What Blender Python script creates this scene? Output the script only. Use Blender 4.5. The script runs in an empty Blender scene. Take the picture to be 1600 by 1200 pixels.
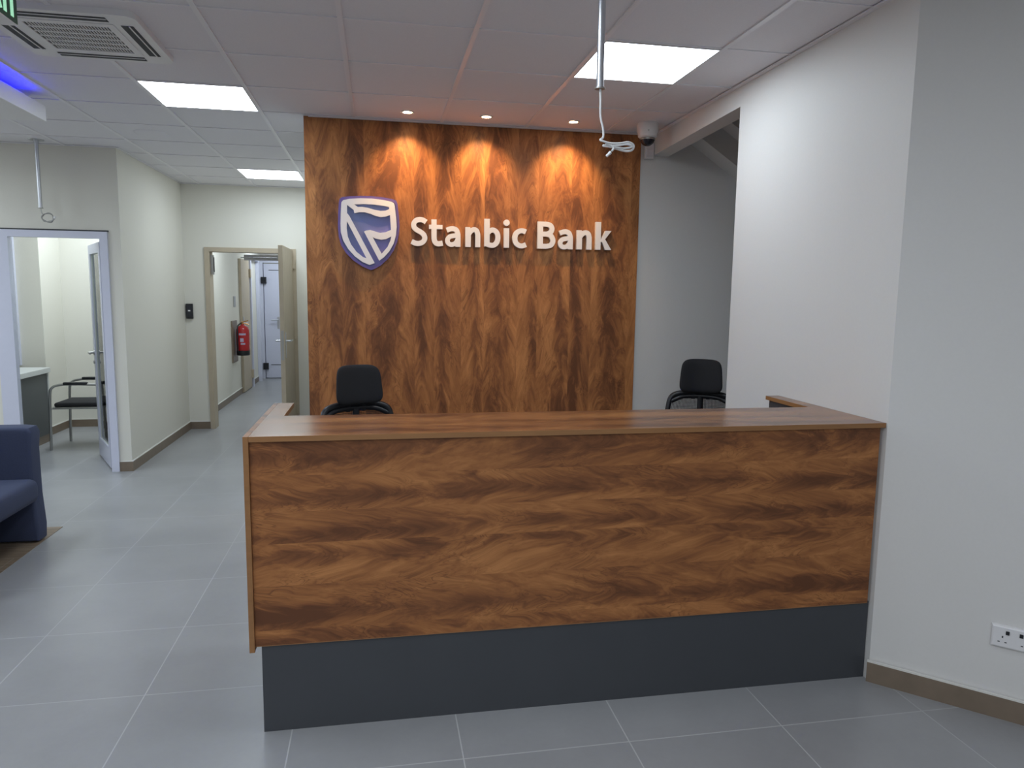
import bpy, bmesh, math, random
from mathutils import Vector, Matrix
from mathutils.geometry import tessellate_polygon
random.seed(7)
PI = math.pi
SC = bpy.context.scene
COL = SC.collection
ZC = 2.784            # ceiling height
GX, GY = -0.7506, 3.4026   # a crossing of the ceiling grid (0.6 m tiles)

# ------------------------------------------------------------------ materials
class NT:
    def __init__(s, name):
        s.m = bpy.data.materials.new(name); s.m.use_nodes = True
        s.t = s.m.node_tree; s.b = s.t.nodes['Principled BSDF']
    def n(s, typ, **kw):
        x = s.t.nodes.new(typ)
        for k, v in kw.items(): setattr(x, k, v)
        return x
    def put(s, sock, v):
        if isinstance(v, bpy.types.NodeSocket): s.t.links.new(v, sock)
        else: sock.default_value = v
    def math(s, op, a, b=0.0, c=0.0):
        x = s.n('ShaderNodeMath', operation=op)
        for i, v in enumerate((a, b, c)): s.put(x.inputs[i], v)
        return x.outputs[0]
    def vec(s, a, b, c=0.0):
        x = s.n('ShaderNodeCombineXYZ')
        for i, v in enumerate((a, b, c)): s.put(x.inputs[i], v)
        return x.outputs[0]
    def noise(s, v, scale=1.0, detail=2.0, rough=.5, dist=0.0):
        x = s.n('ShaderNodeTexNoise')
        s.put(x.inputs['Vector'], v); x.inputs['Scale'].default_value = scale
        x.inputs['Detail'].default_value = detail; x.inputs['Roughness'].default_value = rough
        x.inputs['Distortion'].default_value = dist
        return x
    def ramp(s, f, stops):
        x = s.n('ShaderNodeValToRGB'); e = x.color_ramp.elements
        while len(e) < len(stops): e.new(.5)
        for el, (p, c) in zip(e, stops): el.position = p; el.color = (*c, 1)
        s.put(x.inputs[0], f); return x.outputs[0]
    def mix(s, f, a, b, mode='MIX'):
        x = s.n('ShaderNodeMix', data_type='RGBA', blend_type=mode)
        s.put(x.inputs[0], f)
        for i, v in ((6, a), (7, b)):
            s.put(x.inputs[i], (*v, 1) if isinstance(v, tuple) else v)
        return x.outputs[2]
    def pos(s):
        x = s.n('ShaderNodeTexCoord'); y = s.n('ShaderNodeSeparateXYZ')
        s.t.links.new(x.outputs['Object'], y.inputs[0]); return x.outputs['Object'], y.outputs
    def bump(s, h, strength=.1, dist=.002):
        x = s.n('ShaderNodeBump'); x.inputs['Strength'].default_value = strength; x.inputs['Distance'].default_value = dist
        s.put(x.inputs['Height'], h); s.t.links.new(x.outputs[0], s.b.inputs['Normal'])

def plain(name, col, rough=.5, metal=0.0, var=.06, scale=30.0, bump=0.0, spec=.5):
    k = NT(name); p, _ = k.pos()
    nz = k.noise(p, scale, 3.0)
    c = k.mix(nz.outputs['Fac'], tuple(v*(1-var) for v in col), tuple(min(1, v*(1+var)) for v in col))
    k.t.links.new(c, k.b.inputs['Base Color'])
    k.b.inputs['Roughness'].default_value = rough; k.b.inputs['Metallic'].default_value = metal
    k.b.inputs['Specular IOR Level'].default_value = spec
    if bump: k.bump(nz.outputs['Fac'], bump)
    return k.m

def glow(name, col, strength, sampling='FRONT'):
    k = NT(name); k.b.inputs['Base Color'].default_value = (.8, .8, .8, 1)
    k.b.inputs['Emission Color'].default_value = (*col, 1); k.b.inputs['Emission Strength'].default_value = strength
    k.m.cycles.emission_sampling = sampling
    return k.m

def wood(name, along, across, w=.15, rough=.38, gain=1.0, seed=0.0, spec=.25):
    """figured laminate: uneven lamellas, dark heart lines, grain feathering out from them along the length"""
    k = NT(name); p, o = k.pos()
    iu, iv = 'XYZ'.index(across), 'XYZ'.index(along)
    U, V, W = o[iu], o[iv], o[3-iu-iv]
    U = k.math('ADD', U, k.math('MULTIPLY_ADD', W, .7, seed))
    wob = k.noise(k.vec(k.math('MULTIPLY', U, 2.0), k.math('MULTIPLY', V, 1.3), 8.0), 1.0, 1.0).outputs['Fac']
    s = k.math('ADD', k.math('DIVIDE', U, w), k.math('MULTIPLY', k.noise(k.vec(U, 0.0, 3.3), 3.0, 0.0).outputs['Fac'], 1.4))
    i = k.math('FLOOR', s); fr = k.math('FRACT', s)
    wn = k.n('ShaderNodeTexWhiteNoise', noise_dimensions='1D'); k.put(wn.inputs['W'], i)
    rnd = wn.outputs['Value']
    v2 = k.math('MULTIPLY_ADD', rnd, 9.0, V)
    zz = k.math('MULTIPLY', rnd, 7.0)
    # heart line wanders inside the lamella; t = distance from it
    hc = k.math('MULTIPLY_ADD', k.math('SUBTRACT', wob, .5), .9, k.math('MULTIPLY_ADD', rnd, .5, .3))
    t = k.math('ABSOLUTE', k.math('SUBTRACT', fr, hc))
    sw = k.math('MULTIPLY', k.math('POWER', t, 1.25), w*2.6)
    n1 = k.noise(k.vec(k.math('MULTIPLY', U, 6.0), k.math('MULTIPLY', v2, 3.2), zz), 1.0, 2.0, .5, .3)
    sp = k.n('ShaderNodeSeparateXYZ'); k.put(sp.inputs[0], n1.outputs['Color'])
    a = k.math('MULTIPLY_ADD', k.math('SUBTRACT', sp.outputs[0], .5), .17, U)
    b = k.math('ADD', k.math('MULTIPLY_ADD', k.math('SUBTRACT', sp.outputs[1], .5), .20, v2), sw)
    cl = k.noise(k.vec(k.math('MULTIPLY', U, 5.5), k.math('MULTIPLY', v2, 1.7), 2.0), 1.0, 3.0, .55, .5).outputs['Fac']
    mid = k.noise(k.vec(k.math('MULTIPLY', a, 15.0), k.math('MULTIPLY', b, 6.0), zz), 1.0, 4.0, .6, .8).outputs['Fac']
    fine = k.noise(k.vec(k.math('MULTIPLY', a, 70.0), k.math('MULTIPLY', b, 26.0), zz), 1.0, 4.0, .6, .4).outputs['Fac']
    # thin dark wisps following the figure
    wl = k.noise(k.vec(k.math('MULTIPLY', a, 14.0), k.math('MULTIPLY', b, 7.0), 4.0), 1.0, 2.0, .5, 1.0).outputs['Fac']
    rd = k.math('ABSOLUTE', k.math('SUBTRACT', k.math('FRACT', k.math('MULTIPLY', wl, 9.0)), .5))
    wisp = k.n('ShaderNodeMapRange'); wisp.interpolation_type = 'SMOOTHSTEP'
    k.put(wisp.inputs[0], rd); wisp.inputs[1].default_value = 0; wisp.inputs[2].default_value = .22
    wisp.inputs[3].default_value = 1.0; wisp.inputs[4].default_value = 0.0
    gate = k.n('ShaderNodeMapRange'); k.put(gate.inputs[0], k.noise(k.vec(k.math('MULTIPLY', U, 9.0), k.math('MULTIPLY', v2, 4.0), 1.7), 1.0, 2.0).outputs['Fac'])
    gate.inputs[1].default_value = .42; gate.inputs[2].default_value = .68; gate.inputs[3].default_value = 0.0; gate.inputs[4].default_value = .62
    heart = k.n('ShaderNodeMapRange'); heart.interpolation_type = 'SMOOTHSTEP'
    k.put(heart.inputs[0], k.math('MULTIPLY_ADD', k.math('SUBTRACT', mid, .5), .5, t)); heart.inputs[1].default_value = .0; heart.inputs[2].default_value = .42; heart.inputs[3].default_value = -.12; heart.inputs[4].default_value = .035
    hv = k.n('ShaderNodeMapRange'); k.put(hv.inputs[0], k.noise(k.vec(k.math('MULTIPLY', i, 3.1), k.math('MULTIPLY', v2, 1.6), 6.0), 1.0, 2.0).outputs['Fac'])
    hv.inputs[1].default_value = .35; hv.inputs[2].default_value = .62; hv.inputs[3].default_value = .25; hv.inputs[4].default_value = 1.1
    tone = k.math('MULTIPLY', cl, .36)
    tone = k.math('MULTIPLY_ADD', mid, .40, tone)
    tone = k.math('MULTIPLY_ADD', fine, .20, tone)
    tone = k.math('MULTIPLY_ADD', k.math('SUBTRACT', rnd, .5), .05, tone)
    tone = k.math('MULTIPLY_ADD', heart.outputs[0], hv.outputs[0], tone)
    g = gain
    c = k.ramp(tone, [(.30, (.090*g, .036*g, .017*g)), (.40, (.150*g, .060*g, .025*g)), (.49, (.225*g, .092*g, .034*g)), (.62, (.330*g, .145*g, .053*g))])
    c = k.mix(k.math('MULTIPLY', wisp.outputs[0], gate.outputs[0]), c, (.075*g, .030*g, .015*g))
    k.t.links.new(c, k.b.inputs['Base Color'])
    k.b.inputs['Roughness'].default_value = rough; k.b.inputs['Specular IOR Level'].default_value = spec
    return k.m

def edgewood(name, col):
    k = NT(name); p, o = k.pos()
    n = k.noise(k.vec(k.math('MULTIPLY', o[0], 6.0), k.math('MULTIPLY', o[1], 6.0), k.math('MULTIPLY', o[2], 60.0)), 1.0, 3.0)
    c = k.mix(n.outputs['Fac'], tuple(v*.8 for v in col), tuple(v*1.2 for v in col))
    k.t.links.new(c, k.b.inputs['Base Color']); k.b.inputs['Roughness'].default_value = .42
    return k.m

def tiles(name, c1, c2, joint, ox, oy, sz=.6, jw=.0045, rough=.32):
    k = NT(name); p, o = k.pos()
    fx = k.math('DIVIDE', k.math('SUBTRACT', o[0], ox), sz); fy = k.math('DIVIDE', k.math('SUBTRACT', o[1], oy), sz)
    def line(f):
        return k.math('LESS_THAN', k.math('ABSOLUTE', k.math('SUBTRACT', k.math('FRACT', k.math('ADD', f, .5)), .5)), jw/sz/2)
    j = k.math('MAXIMUM', line(fx), line(fy))
    wn = k.n('ShaderNodeTexWhiteNoise', noise_dimensions='2D')
    k.put(wn.inputs['Vector'], k.vec(k.math('FLOOR', fx), k.math('FLOOR', fy)))
    big = k.noise(p, 1.7, 5.0, .6).outputs['Fac']; sm = k.noise(p, 40.0, 3.0, .6).outputs['Fac']
    t = k.math('ADD', k.math('MULTIPLY_ADD', big, .7, k.math('MULTIPLY', sm, .12)), k.math('MULTIPLY_ADD', wn.outputs['Value'], .12, -.18))
    c = k.mix(t, c1, c2)
    c = k.mix(j, c, joint)
    k.t.links.new(c, k.b.inputs['Base Color'])
    r = k.math('MULTIPLY_ADD', j, .35, rough)
    k.put(k.b.inputs['Roughness'], r)
    return k.m

def planks(name):
    k = NT(name); p, o = k.pos()
    fy = k.math('DIVIDE', o[1], .2); fl = k.math('FLOOR', fy)
    fx = k.math('DIVIDE', k.math('MULTIPLY_ADD', fl, .37, o[0]), 1.2)
    g = k.noise(k.vec(k.math('MULTIPLY', o[0], 3.0), k.math('MULTIPLY', o[1], 40.0), fl), 1.0, 4.0).outputs['Fac']
    c = k.ramp(g, [(.3, (.13, .095, .065)), (.7, (.25, .19, .135))])
    def line(f, s): return k.math('LESS_THAN', k.math('ABSOLUTE', k.math('SUBTRACT', k.math('FRACT', k.math('ADD', f, .5)), .5)), .002/s)
    c = k.mix(k.math('MAXIMUM', line(fy, .2), line(fx, 1.2)), c, (.30, .27, .23))
    k.t.links.new(c, k.b.inputs['Base Color']); k.b.inputs['Roughness'].default_value = .35
    return k.m

def glass(name):
    k = NT(name); k.b.inputs['Base Color'].default_value = (.88, .97, .94, 1)
    k.b.inputs['Roughness'].default_value = .02; k.b.inputs['Transmission Weight'].default_value = 1.0; k.b.inputs['IOR'].default_value = 1.45
    tr = k.n('ShaderNodeBsdfTransparent'); tr.inputs[0].default_value = (.86, .95, .92, 1)
    gl = k.n('ShaderNodeBsdfGlossy'); gl.inputs['Roughness'].default_value = .02
    fr = k.n('ShaderNodeFresnel'); fr.inputs[0].default_value = 1.5
    mx = k.n('ShaderNodeMixShader')
    k.t.links.new(fr.outputs[0], mx.inputs[0]); k.t.links.new(tr.outputs[0], mx.inputs[1]); k.t.links.new(gl.outputs[0], mx.inputs[2])
    k.t.links.new(mx.outputs[0], k.t.nodes['Material Output'].inputs['Surface'])
    return k.m

M = dict(
    wall=plain('wall_paint', (.73, .715, .65), .62, var=.02, scale=90, bump=.06),
    wallr=plain('wall_paint_cool', (.72, .715, .705), .55, var=.02, scale=90, bump=.06),
    tile=plain('ceiling_tile', (.80, .79, .83), .9, var=.06, scale=220, bump=.25),
    tbar=plain('ceiling_bar', (.82, .81, .85), .35, var=.01),
    floor=tiles('floor_tiles', (.255, .26, .272), (.42, .428, .443), (.45, .46, .47), .277, 2.3075),
    plank=planks('wood_look_tiles'),
    base=plain('brown_skirting_tile', (.20, .155, .115), .4, var=.18, scale=14),
    grout=plain('white_grout', (.75, .75, .72), .7),
    woodv=wood('flame_wood_upright', 'Z', 'X', .20, .40, 1.65),
    woodh=wood('flame_wood_level', 'X', 'Z', .15, .36, 1.5, 2.37),
    woodt=wood('flame_wood_top', 'X', 'Y', .14, .22, 1.05, 5.1, .6),
    woods=wood('flame_wood_side', 'Z', 'Y', .14, .36, 1.0, 3.1),
    edge=edgewood('wood_edging', (.30, .145, .055)),
    dark=plain('charcoal_laminate', (.055, .060, .070), .42, var=.05, scale=8),
    white=plain('white_plastic', (.78, .78, .80), .35, var=.02),
    pvc=plain('white_frame', (.63, .65, .78), .3, var=.02),
    sign=plain('white_acrylic', (.93, .91, .92), .35, var=.01),
    black=plain('black_plastic', (.012, .013, .017), .38, var=.2),
    fabric=plain('black_fabric', (.013, .013, .016), .85, var=.4, scale=400, bump=.4),
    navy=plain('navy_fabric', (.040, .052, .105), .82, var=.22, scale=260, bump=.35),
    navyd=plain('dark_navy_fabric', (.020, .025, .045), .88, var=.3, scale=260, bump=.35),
    alu=plain('brushed_aluminium', (.58, .60, .64), .32, .9, var=.05),
    steel=plain('grey_steel', (.42, .42, .41), .35, .85, var=.05),
    cable=plain('white_cable', (.78, .79, .80), .45, var=.02),
    beige=plain('beige_door_laminate', (.48, .41, .31), .5, var=.08, scale=12),
    slot=plain('dark_slot', (.02, .022, .03), .6),
    red=plain('red_enamel', (.42, .02, .025), .25, var=.05),
    brass=plain('brass', (.55, .30, .12), .35, .8),
    green=plain('dark_green_face', (.01, .06, .03), .3),
    letterg=glow('green_lit_letters', (.25, 1.0, .50), .16, 'NONE'),
    blue=glow('blue_led', (.002, .002, 1.0), 16.0),
    panel=glow('light_panel', (.83, .93, 1.0), 5.2),
    panel_dim=glow('light_panel_dim', (.83, .93, 1.0), 4.0), panel_fill=glow('light_panel_fill', (.88, .94, 1.0), 5.0),  # last one is for the added fill panels behind the viewer
    bulb=glow('warm_bulb', (1.0, .72, .40), 14.0, 'NONE'),
    top=plain('pale_grey_top', (.62, .64, .63), .35, var=.03),
    greyp=plain('grey_front', (.085, .095, .10), .45, var=.05),
    lens=plain('smoked_dome', (.02, .02, .03), .08),
    glass=glass('clear_glass'),
    label=plain('printed_label', (.45, .40, .55), .5, var=.3, scale=60),
)

def grad_plate():
    k = NT('emblem_plate'); p, o = k.pos()
    t = k.math('ADD', k.math('MULTIPLY', o[0], 1.6), k.math('MULTIPLY', o[2], -.9))
    t = k.math('ADD', t, .5)
    c = k.ramp(t, [(.05, (.15, .20, .44)), (.5, (.17, .16, .42)), (.95, (.21, .12, .37))])
    k.t.links.new(c, k.b.inputs['Base Color']); k.b.inputs['Roughness'].default_value = .35
    return k.m
M['plate'] = plain('emblem_border', (.16, .105, .34), .38, var=.04)
M['plate_in'] = grad_plate()

# ------------------------------------------------------------------ mesh helpers
def box(bm, x0, y0, z0, x1, y1, z1, bev=0.0, seg=2):
    vs = [bm.verts.new((x, y, z)) for z in (z0, z1) for y in (y0, y1) for x in (x0, x1)]
    fs = [bm.faces.new([vs[i] for i in q]) for q in ((0,2,3,1), (4,5,7,6), (0,1,5,4), (1,3,7,5), (3,2,6,7), (2,0,4,6))]
    if bev:
        es = list({e for f in fs for e in f.edges})
        bmesh.ops.bevel(bm, geom=es, offset=bev, segments=seg, affect='EDGES', profile=.5)
    return vs

def obox(bm, c, ax, ay, hx, hy, z0, z1, bev=0.0):
    """box on an oriented footprint: centre c, unit axes ax/ay, half sizes"""
    c, ax, ay = Vector(c), Vector(ax), Vector(ay)
    n0 = len(bm.verts)
    vs = []
    for z in (z0, z1):
        for sy in (-1, 1):
            for sx in (-1, 1):
                q = c + ax*hx*sx + ay*hy*sy; vs.append(bm.verts.new((q.x, q.y, z)))
    fs = [bm.faces.new([vs[i] for i in q]) for q in ((0,2,3,1), (4,5,7,6), (0,1,5,4), (1,3,7,5), (3,2,6,7), (2,0,4,6))]
    if bev:
        es = list({e for f in fs for e in f.edges})
        bmesh.ops.bevel(bm, geom=es, offset=bev, segments=2, affect='EDGES', profile=.5)

def prism(bm, loops, fn, d0, d1):
    """loops: outer 2D loop then holes; fn(u, v, d) -> 3D; solid between d0 and d1"""
    flat = [q for lp in loops for q in lp]
    A = [bm.verts.new(fn(u, v, d0)) for u, v in flat]; B = [bm.verts.new(fn(u, v, d1)) for u, v in flat]
    for t in tessellate_polygon([[Vector((u, v, 0)) for u, v in lp] for lp in loops]):
        if len(set(t)) < 3: continue
        for S in (A, B):
            try: bm.faces.new([S[j] for j in t])
            except ValueError: pass
    k = 0
    for lp in loops:
        n = len(lp)
        for j in range(n):
            a, b = k+j, k+(j+1) % n
            bm.faces.new((A[a], A[b], B[b], B[a]))
        k += n
    bmesh.ops.recalc_face_normals(bm, faces=bm.faces[:])

def smooth_path(P, n=8, closed=False):
    P = [Vector(p) for p in P]; out = []
    m = len(P)
    rng = range(m if closed else m-1)
    for i in rng:
        if closed: p0, p1, p2, p3 = P[(i-1) % m], P[i], P[(i+1) % m], P[(i+2) % m]
        else: p0, p1, p2, p3 = P[max(i-1, 0)], P[i], P[i+1], P[min(i+2, m-1)]
        for j in range(n):
            t = j/n
            out.append(.5*((2*p1) + (p2-p0)*t + (2*p0-5*p1+4*p2-p3)*t*t + (3*p1-p0-3*p2+p3)*t**3))
    if not closed: out.append(P[-1])
    return out

def tube(bm, P, r, seg=12, closed=False, cap=True):
    P = [Vector(p) for p in P]; n = len(P); rs = r if isinstance(r, (list, tuple)) else [r]*n
    T = []
    for i in range(n):
        a = P[(i-1) % n] if (closed or i > 0) else P[i]; b = P[(i+1) % n] if (closed or i < n-1) else P[i]
        T.append((b-a).normalized())
    up = Vector((0, 0, 1)) if abs(T[0].z) < .9 else Vector((1, 0, 0))
    N = T[0].cross(up).normalized(); rings = []
    for i in range(n):
        N = (N - T[i]*N.dot(T[i])).normalized(); Bn = T[i].cross(N)
        rings.append([bm.verts.new(P[i] + (N*math.cos(2*PI*k/seg) + Bn*math.sin(2*PI*k/seg))*rs[i]) for k in range(seg)])
    for i in range(n if closed else n-1):
        A, B = rings[i], rings[(i+1) % n]
        for k in range(seg): bm.faces.new((A[k], A[(k+1) % seg], B[(k+1) % seg], B[k]))
    if cap and not closed:
        bm.faces.new(rings[0]); bm.faces.new(rings[-1])

def lathe(bm, prof, c=(0, 0, 0), seg=32, axis='Z'):
    """prof: (r, h) from one end to the other"""
    c = Vector(c); rings = []
    for r, h in prof:
        ring = []
        for k in range(seg if r > 1e-6 else 1):
            a = 2*PI*k/seg; p = Vector((r*math.cos(a), r*math.sin(a), h))
            if axis == 'Y': p = Vector((p.x, p.z, p.y))
            if axis == 'X': p = Vector((p.z, p.x, p.y))
            ring.append(bm.verts.new(c+p))
        rings.append(ring)
    for A, B in zip(rings, rings[1:]):
        for k in range(seg):
            a = [A[k % len(A)], A[(k+1) % len(A)]] if len(A) > 1 else [A[0]]
            b = [B[(k+1) % len(B)], B[k % len(B)]] if len(B) > 1 else [B[0]]
            if len(a)+len(b) > 2: bm.faces.new(a+b)
    bmesh.ops.recalc_face_normals(bm, faces=bm.faces[:])

def pad(bm, w0, w1, hgt, th, curve=0.0, lean=0.0, nexp=5.0, base=(0, 0, 0), nu=28, nv=20):
    """upholstered pad standing in the XZ plane, facing -Y: bottom width w0, top width w1, rounded outline, wings forward"""
    def pt(a, b, side):
        # square (a,b) in [-1,1]^2 -> rounded outline
        m = max(abs(a), abs(b)); q = (abs(a)**nexp + abs(b)**nexp)**(1/nexp)
        s = m/q if q > 1e-9 else 1
        x, z = a*s, b*s
        wd = (w0*(1-(z+1)/2) + w1*(z+1)/2)/2
        X = x*wd; Z = (z+1)/2*hgt
        edge = max(0.0, 1-m**6)
        y = side*th/2*(edge**.5)
        Y = y - curve*(x*x) + lean*(Z/hgt)
        return (base[0]+X, base[1]+Y, base[2]+Z)
    G = {}
    for side in (-1, 1):
        for i in range(nu+1):
            for j in range(nv+1):
                a, b = -math.cos(PI*i/nu), -math.cos(PI*j/nv)
                rim = i in (0, nu) or j in (0, nv)
                key = (i, j, 0 if rim else side)
                if key not in G: G[key] = bm.verts.new(pt(a, b, 0 if rim else side))
        def g(i, j): return G[(i, j, 0 if (i in (0, nu) or j in (0, nv)) else side)]
        for i in range(nu):
            for j in range(nv):
                f = [g(i, j), g(i+1, j), g(i+1, j+1), g(i, j+1)]
                bm.faces.new(f if side < 0 else f[::-1])

def strip2d(P, w):
    """flat ribbon polygon around a 2D polyline (open), constant width"""
    n = len(P); L, R_ = [], []
    for i in range(n):
        a = Vector(P[max(i-1, 0)]); b = Vector(P[min(i+1, n-1)]); p = Vector(P[i])
        t = (b-a).normalized(); nn = Vector((-t.y, t.x))
        L.append(p+nn*w/2); R_.append(p-nn*w/2)
    return [tuple(q) for q in L + R_[::-1]]

# ------------------------------------------------------------------ object helpers
def thing(name, label, cat, loc=(0, 0, 0), rotz=0.0, group=None):
    o = bpy.data.objects.new(name, None); COL.objects.link(o); o.empty_display_size = .1
    o.location = loc; o.rotation_euler = (0, 0, rotz); o['label'] = label; o['category'] = cat
    if group: o['group'] = group
    return o

def obj(name, bm, mat, parent=None, smooth=0, local=False):
    """link the bmesh as ONE mesh object; world coordinates unless local; smooth = angle in degrees"""
    bmesh.ops.recalc_face_normals(bm, faces=bm.faces[:])
    if not local:
        if parent is not None:
            off = Vector(parent.location) + (Vector(parent.parent.location) if parent.parent else Vector())
        else:
            xs = [v.co for v in bm.verts]
            off = Vector(((min(v.x for v in xs)+max(v.x for v in xs))/2, (min(v.y for v in xs)+max(v.y for v in xs))/2, min(v.z for v in xs)))
        for v in bm.verts: v.co -= off
    me = bpy.data.meshes.new(name); 
    if smooth:
        lim = math.radians(smooth)
        for e in bm.edges:
            e.smooth = len(e.link_faces) == 2 and e.calc_face_angle(PI) < lim
        for f in bm.faces: f.smooth = True
    bm.to_mesh(me); bm.free()
    o = bpy.data.objects.new(name, me); COL.objects.link(o)
    me.materials.append(mat)
    if parent is not None: o.parent = parent
    elif not local: o.location = off
    return o

def tag(o, label, cat, group=None):
    o['label'] = label; o['category'] = cat
    if group: o['group'] = group
    return o

def struct(name, bm, mat, parent=None, smooth=0, keep=True):
    if parent is None and keep:     # structures keep world coordinates (their tile patterns are laid out in the room)
        o = obj(name, bm, mat, None, smooth, local=True)
    else: o = obj(name, bm, mat, parent, smooth)
    if parent is None: o['kind'] = 'structure'
    return o

def sempty(name, loc):
    o = bpy.data.objects.new(name, None); COL.objects.link(o); o.location = loc; o['kind'] = 'structure'; o.empty_display_size = .1
    return o

def dup(root, loc, rotz=None, label=None, group=None):
    r = root.copy(); COL.objects.link(r); r.location = loc
    if rotz is not None: r.rotation_euler = (0, 0, rotz)
    if label: r['label'] = label
    if group: r['group'] = group
    for ch in list(root.children):
        c = ch.copy(); COL.objects.link(c); c.parent = r
        for g in list(ch.children):
            d = g.copy(); COL.objects.link(d); d.parent = c
    return r

def B(): return bmesh.new()
XY = lambda u, v, d: (u, v, d)
XZ = lambda u, v, d: (u, d, v)
YZ = lambda u, v, d: (d, u, v)

# ------------------------------------------------------------------ camera (solved from the tile grids)
cam = bpy.data.cameras.new('camera'); co = bpy.data.objects.new('camera', cam); COL.objects.link(co)
R3 = ((0.983307, -0.181491, 0.012953), (0.009563, 0.12264, 0.992405), (0.181702, 0.975715, -0.122329))
m = Matrix.Identity(4)
for i in range(3):
    m[i][0] = R3[0][i]; m[i][1] = R3[1][i]; m[i][2] = -R3[2][i]
m.translation = Vector((0, 0, 1.5934))
co.matrix_world = m
cam.sensor_fit = 'HORIZONTAL'; cam.sensor_width = 36.0; cam.lens = 1128.7/1600*36.0; cam.clip_start = .05
SC.camera = co

# ------------------------------------------------------------------ room shell
XL, YL, YB, YP, XR, YO = -2.154, 6.777, 8.80, 5.262, 2.02, 3.93
CY = 4.571 - XR          # corner of the right wall and the diagonal wall
OX0, OX1, OY0, OY1 = -6.3, 4.3, -4.2, 14.4

b = B(); box(b, OX0-.2, OY0-.2, -.12, OX1+.2, OY1+.2, 0); struct('floor', b, M['floor'])
b = B(); box(b, OX0+.01, -1.0, 0, -2.105, 5.19, .003); struct('trim_2', b, M['plank'])

b = B()
prism(b, [[(OX0-.05, OY0-.05), (OX1+.05, OY0-.05), (OX1+.05, 4.571-OX1), (XR, CY), (XR+.05, CY+.1), (XR+.05, YP+.05), (-.43, YP+.05),
           (-.43, YB+.05), (XL-.05, YB+.05), (XL-.05, YL+.05), (OX0-.05, YL+.05)]], XY, ZC, ZC+.08)
struct('ceiling', b, M['tile'])
# T-bar grid, hanging a few millimetres below the tiles
def inroom(x, y):
    if x > XR and y > CY: return False
    if x + y > 4.571 and x > XR: return False
    if y > YP and x > -.45: return False
    if y > YL and x < XL: return False
    return OX0 < x < OX1 and OY0 < y < YB
b = B()
def runs(vary, fixed, lo, hi):
    st, t = None, lo
    while t <= hi + 1e-6:
        ok = inroom(fixed, t) if vary == 'y' else inroom(t, fixed)
        if ok and st is None: st = t
        if (not ok or t + .02 > hi) and st is not None:
            yield st, t
            st = None
        t += .02
for i in range(-9, 9):
    x = GX + .6*i
    for a, c in runs('y', x, OY0, YB): box(b, x-.012, a, ZC-.007, x+.012, c, ZC+.001)
for j in range(-13, 10):
    y = GY + .6*j
    for a, c in runs('x', y, OX0, OX1): box(b, a, y-.0045, ZC-.005, c, y+.0045, ZC+.001)
struct('trim_1', b, M['tbar'])
# wall angle along the ceiling edge
b = B()
box(b, XR-.024, CY, ZC-.012, XR, YP-.02, ZC-.004); box(b, -.45, YP-.045, ZC-.012, XR, YP-.02, ZC-.004)
box(b, XL, YL, ZC-.008, XL+.02, YB, ZC-.002); box(b, XL, YB-.02, ZC-.008, -.45, YB, ZC-.002); box(b, OX0, YL-.02, ZC-.008, XL, YL, ZC-.002)
d = Vector((1, -1, 0)).normalized(); nrm = Vector((1, 1, 0)).normalized()
cc = Vector((XR, CY, 0)) + d*1.6 - nrm*.012
obox(b, cc, d, nrm, 1.6, .012, ZC-.012, ZC-.004)
struct('trim_3', b, M['tbar'])

# right wall: stub + header over the stair opening
b = B(); prism(b, [[(CY, 0), (YO, 0), (YO, 2.663), (YP, 2.632), (YP, 3.4), (CY, 3.4)]], YZ, XR, XR+.12)
struct('wall_right', b, M['wallr'])
b = B(); prism(b, [[(XR, CY), (OX1, 4.571-OX1), (OX1+.15, 4.571-OX1+.15), (XR+.12, CY+.1)]], XY, 0, 3.0)
struct('wall_diagonal', b, M['wallr'])
# back wall behind the wood panel, running on into the stair niche
b = B(); box(b, -.45, YP, 0, 3.6, YP+.15, 3.4); struct('wall_back', b, M['wallr'])
b = B(); box(b, -.45, YP+.15, 0, -.30, YB, 2.95); struct('wall_partition', b, M['wall'])
# stair niche
b = B(); box(b, 3.45, YO-.9, 0, 3.6, YP, 3.4); box(b, XR+.12, YO-1.0, 0, 3.6, YO-.85, 3.4); struct('wall_stair', b, M['wallr'])
b = B(); box(b, XR, YO-1.0, 3.4, 3.6, YP+.15, 3.5); struct('ceiling_stair', b, M['wallr'])
# sloping stair beam and the flight above it
def sl(x, off): return 2.746 - .644*(x-2.296) + off
b = B(); x0, x1 = 2.06, 3.45
prism(b, [[(x0, sl(x0, 0)), (x1, sl(x1, 0)), (x1, sl(x1, .175)), (x0, sl(x0, .175))]], XZ, YP-.20, YP)
struct('trim_4', b, M['wallr'])
b = B()
prism(b, [[(x0+.02, sl(x0+.02, .175)), (x1, sl(x1, .175)), (x1, sl(x1, .40)), (x0+.02, sl(x0+.02, .40))]], XZ, YP-.36, YP)
struct('trim_5', b, M['wallr'])

# left: end wall with the glass door, return wall, far wall with the beige door
D0, D1, DT = -3.018, -2.315, 2.022       # glass door opening
b = B()
prism(b, [[(OX0, 0), (-3.13, 0), (-3.13, 2.088), (-2.253, 2.088), (-2.253, 0), (XL, 0), (XL, 2.95), (OX0, 2.95)]], XZ, YL, YL+.16)
struct('wall_left', b, M['wall'])
b = B(); box(b, XL-.15, YL+.16, 0, XL, YB+.01, 2.95); struct('wall_passage', b, M['wall'])
F0, F1, FT = -1.925, -.925, 2.087        # beige door frame, outer
b = B(); prism(b, [[(XL-.15, 0), (F0, 0), (F0, FT), (F1, FT), (F1, 0), (-.45, 0), (-.45, 2.95), (XL-.15, 2.95)]], XZ, YB, YB+.14)
struct('wall_far', b, M['wall'])
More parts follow.
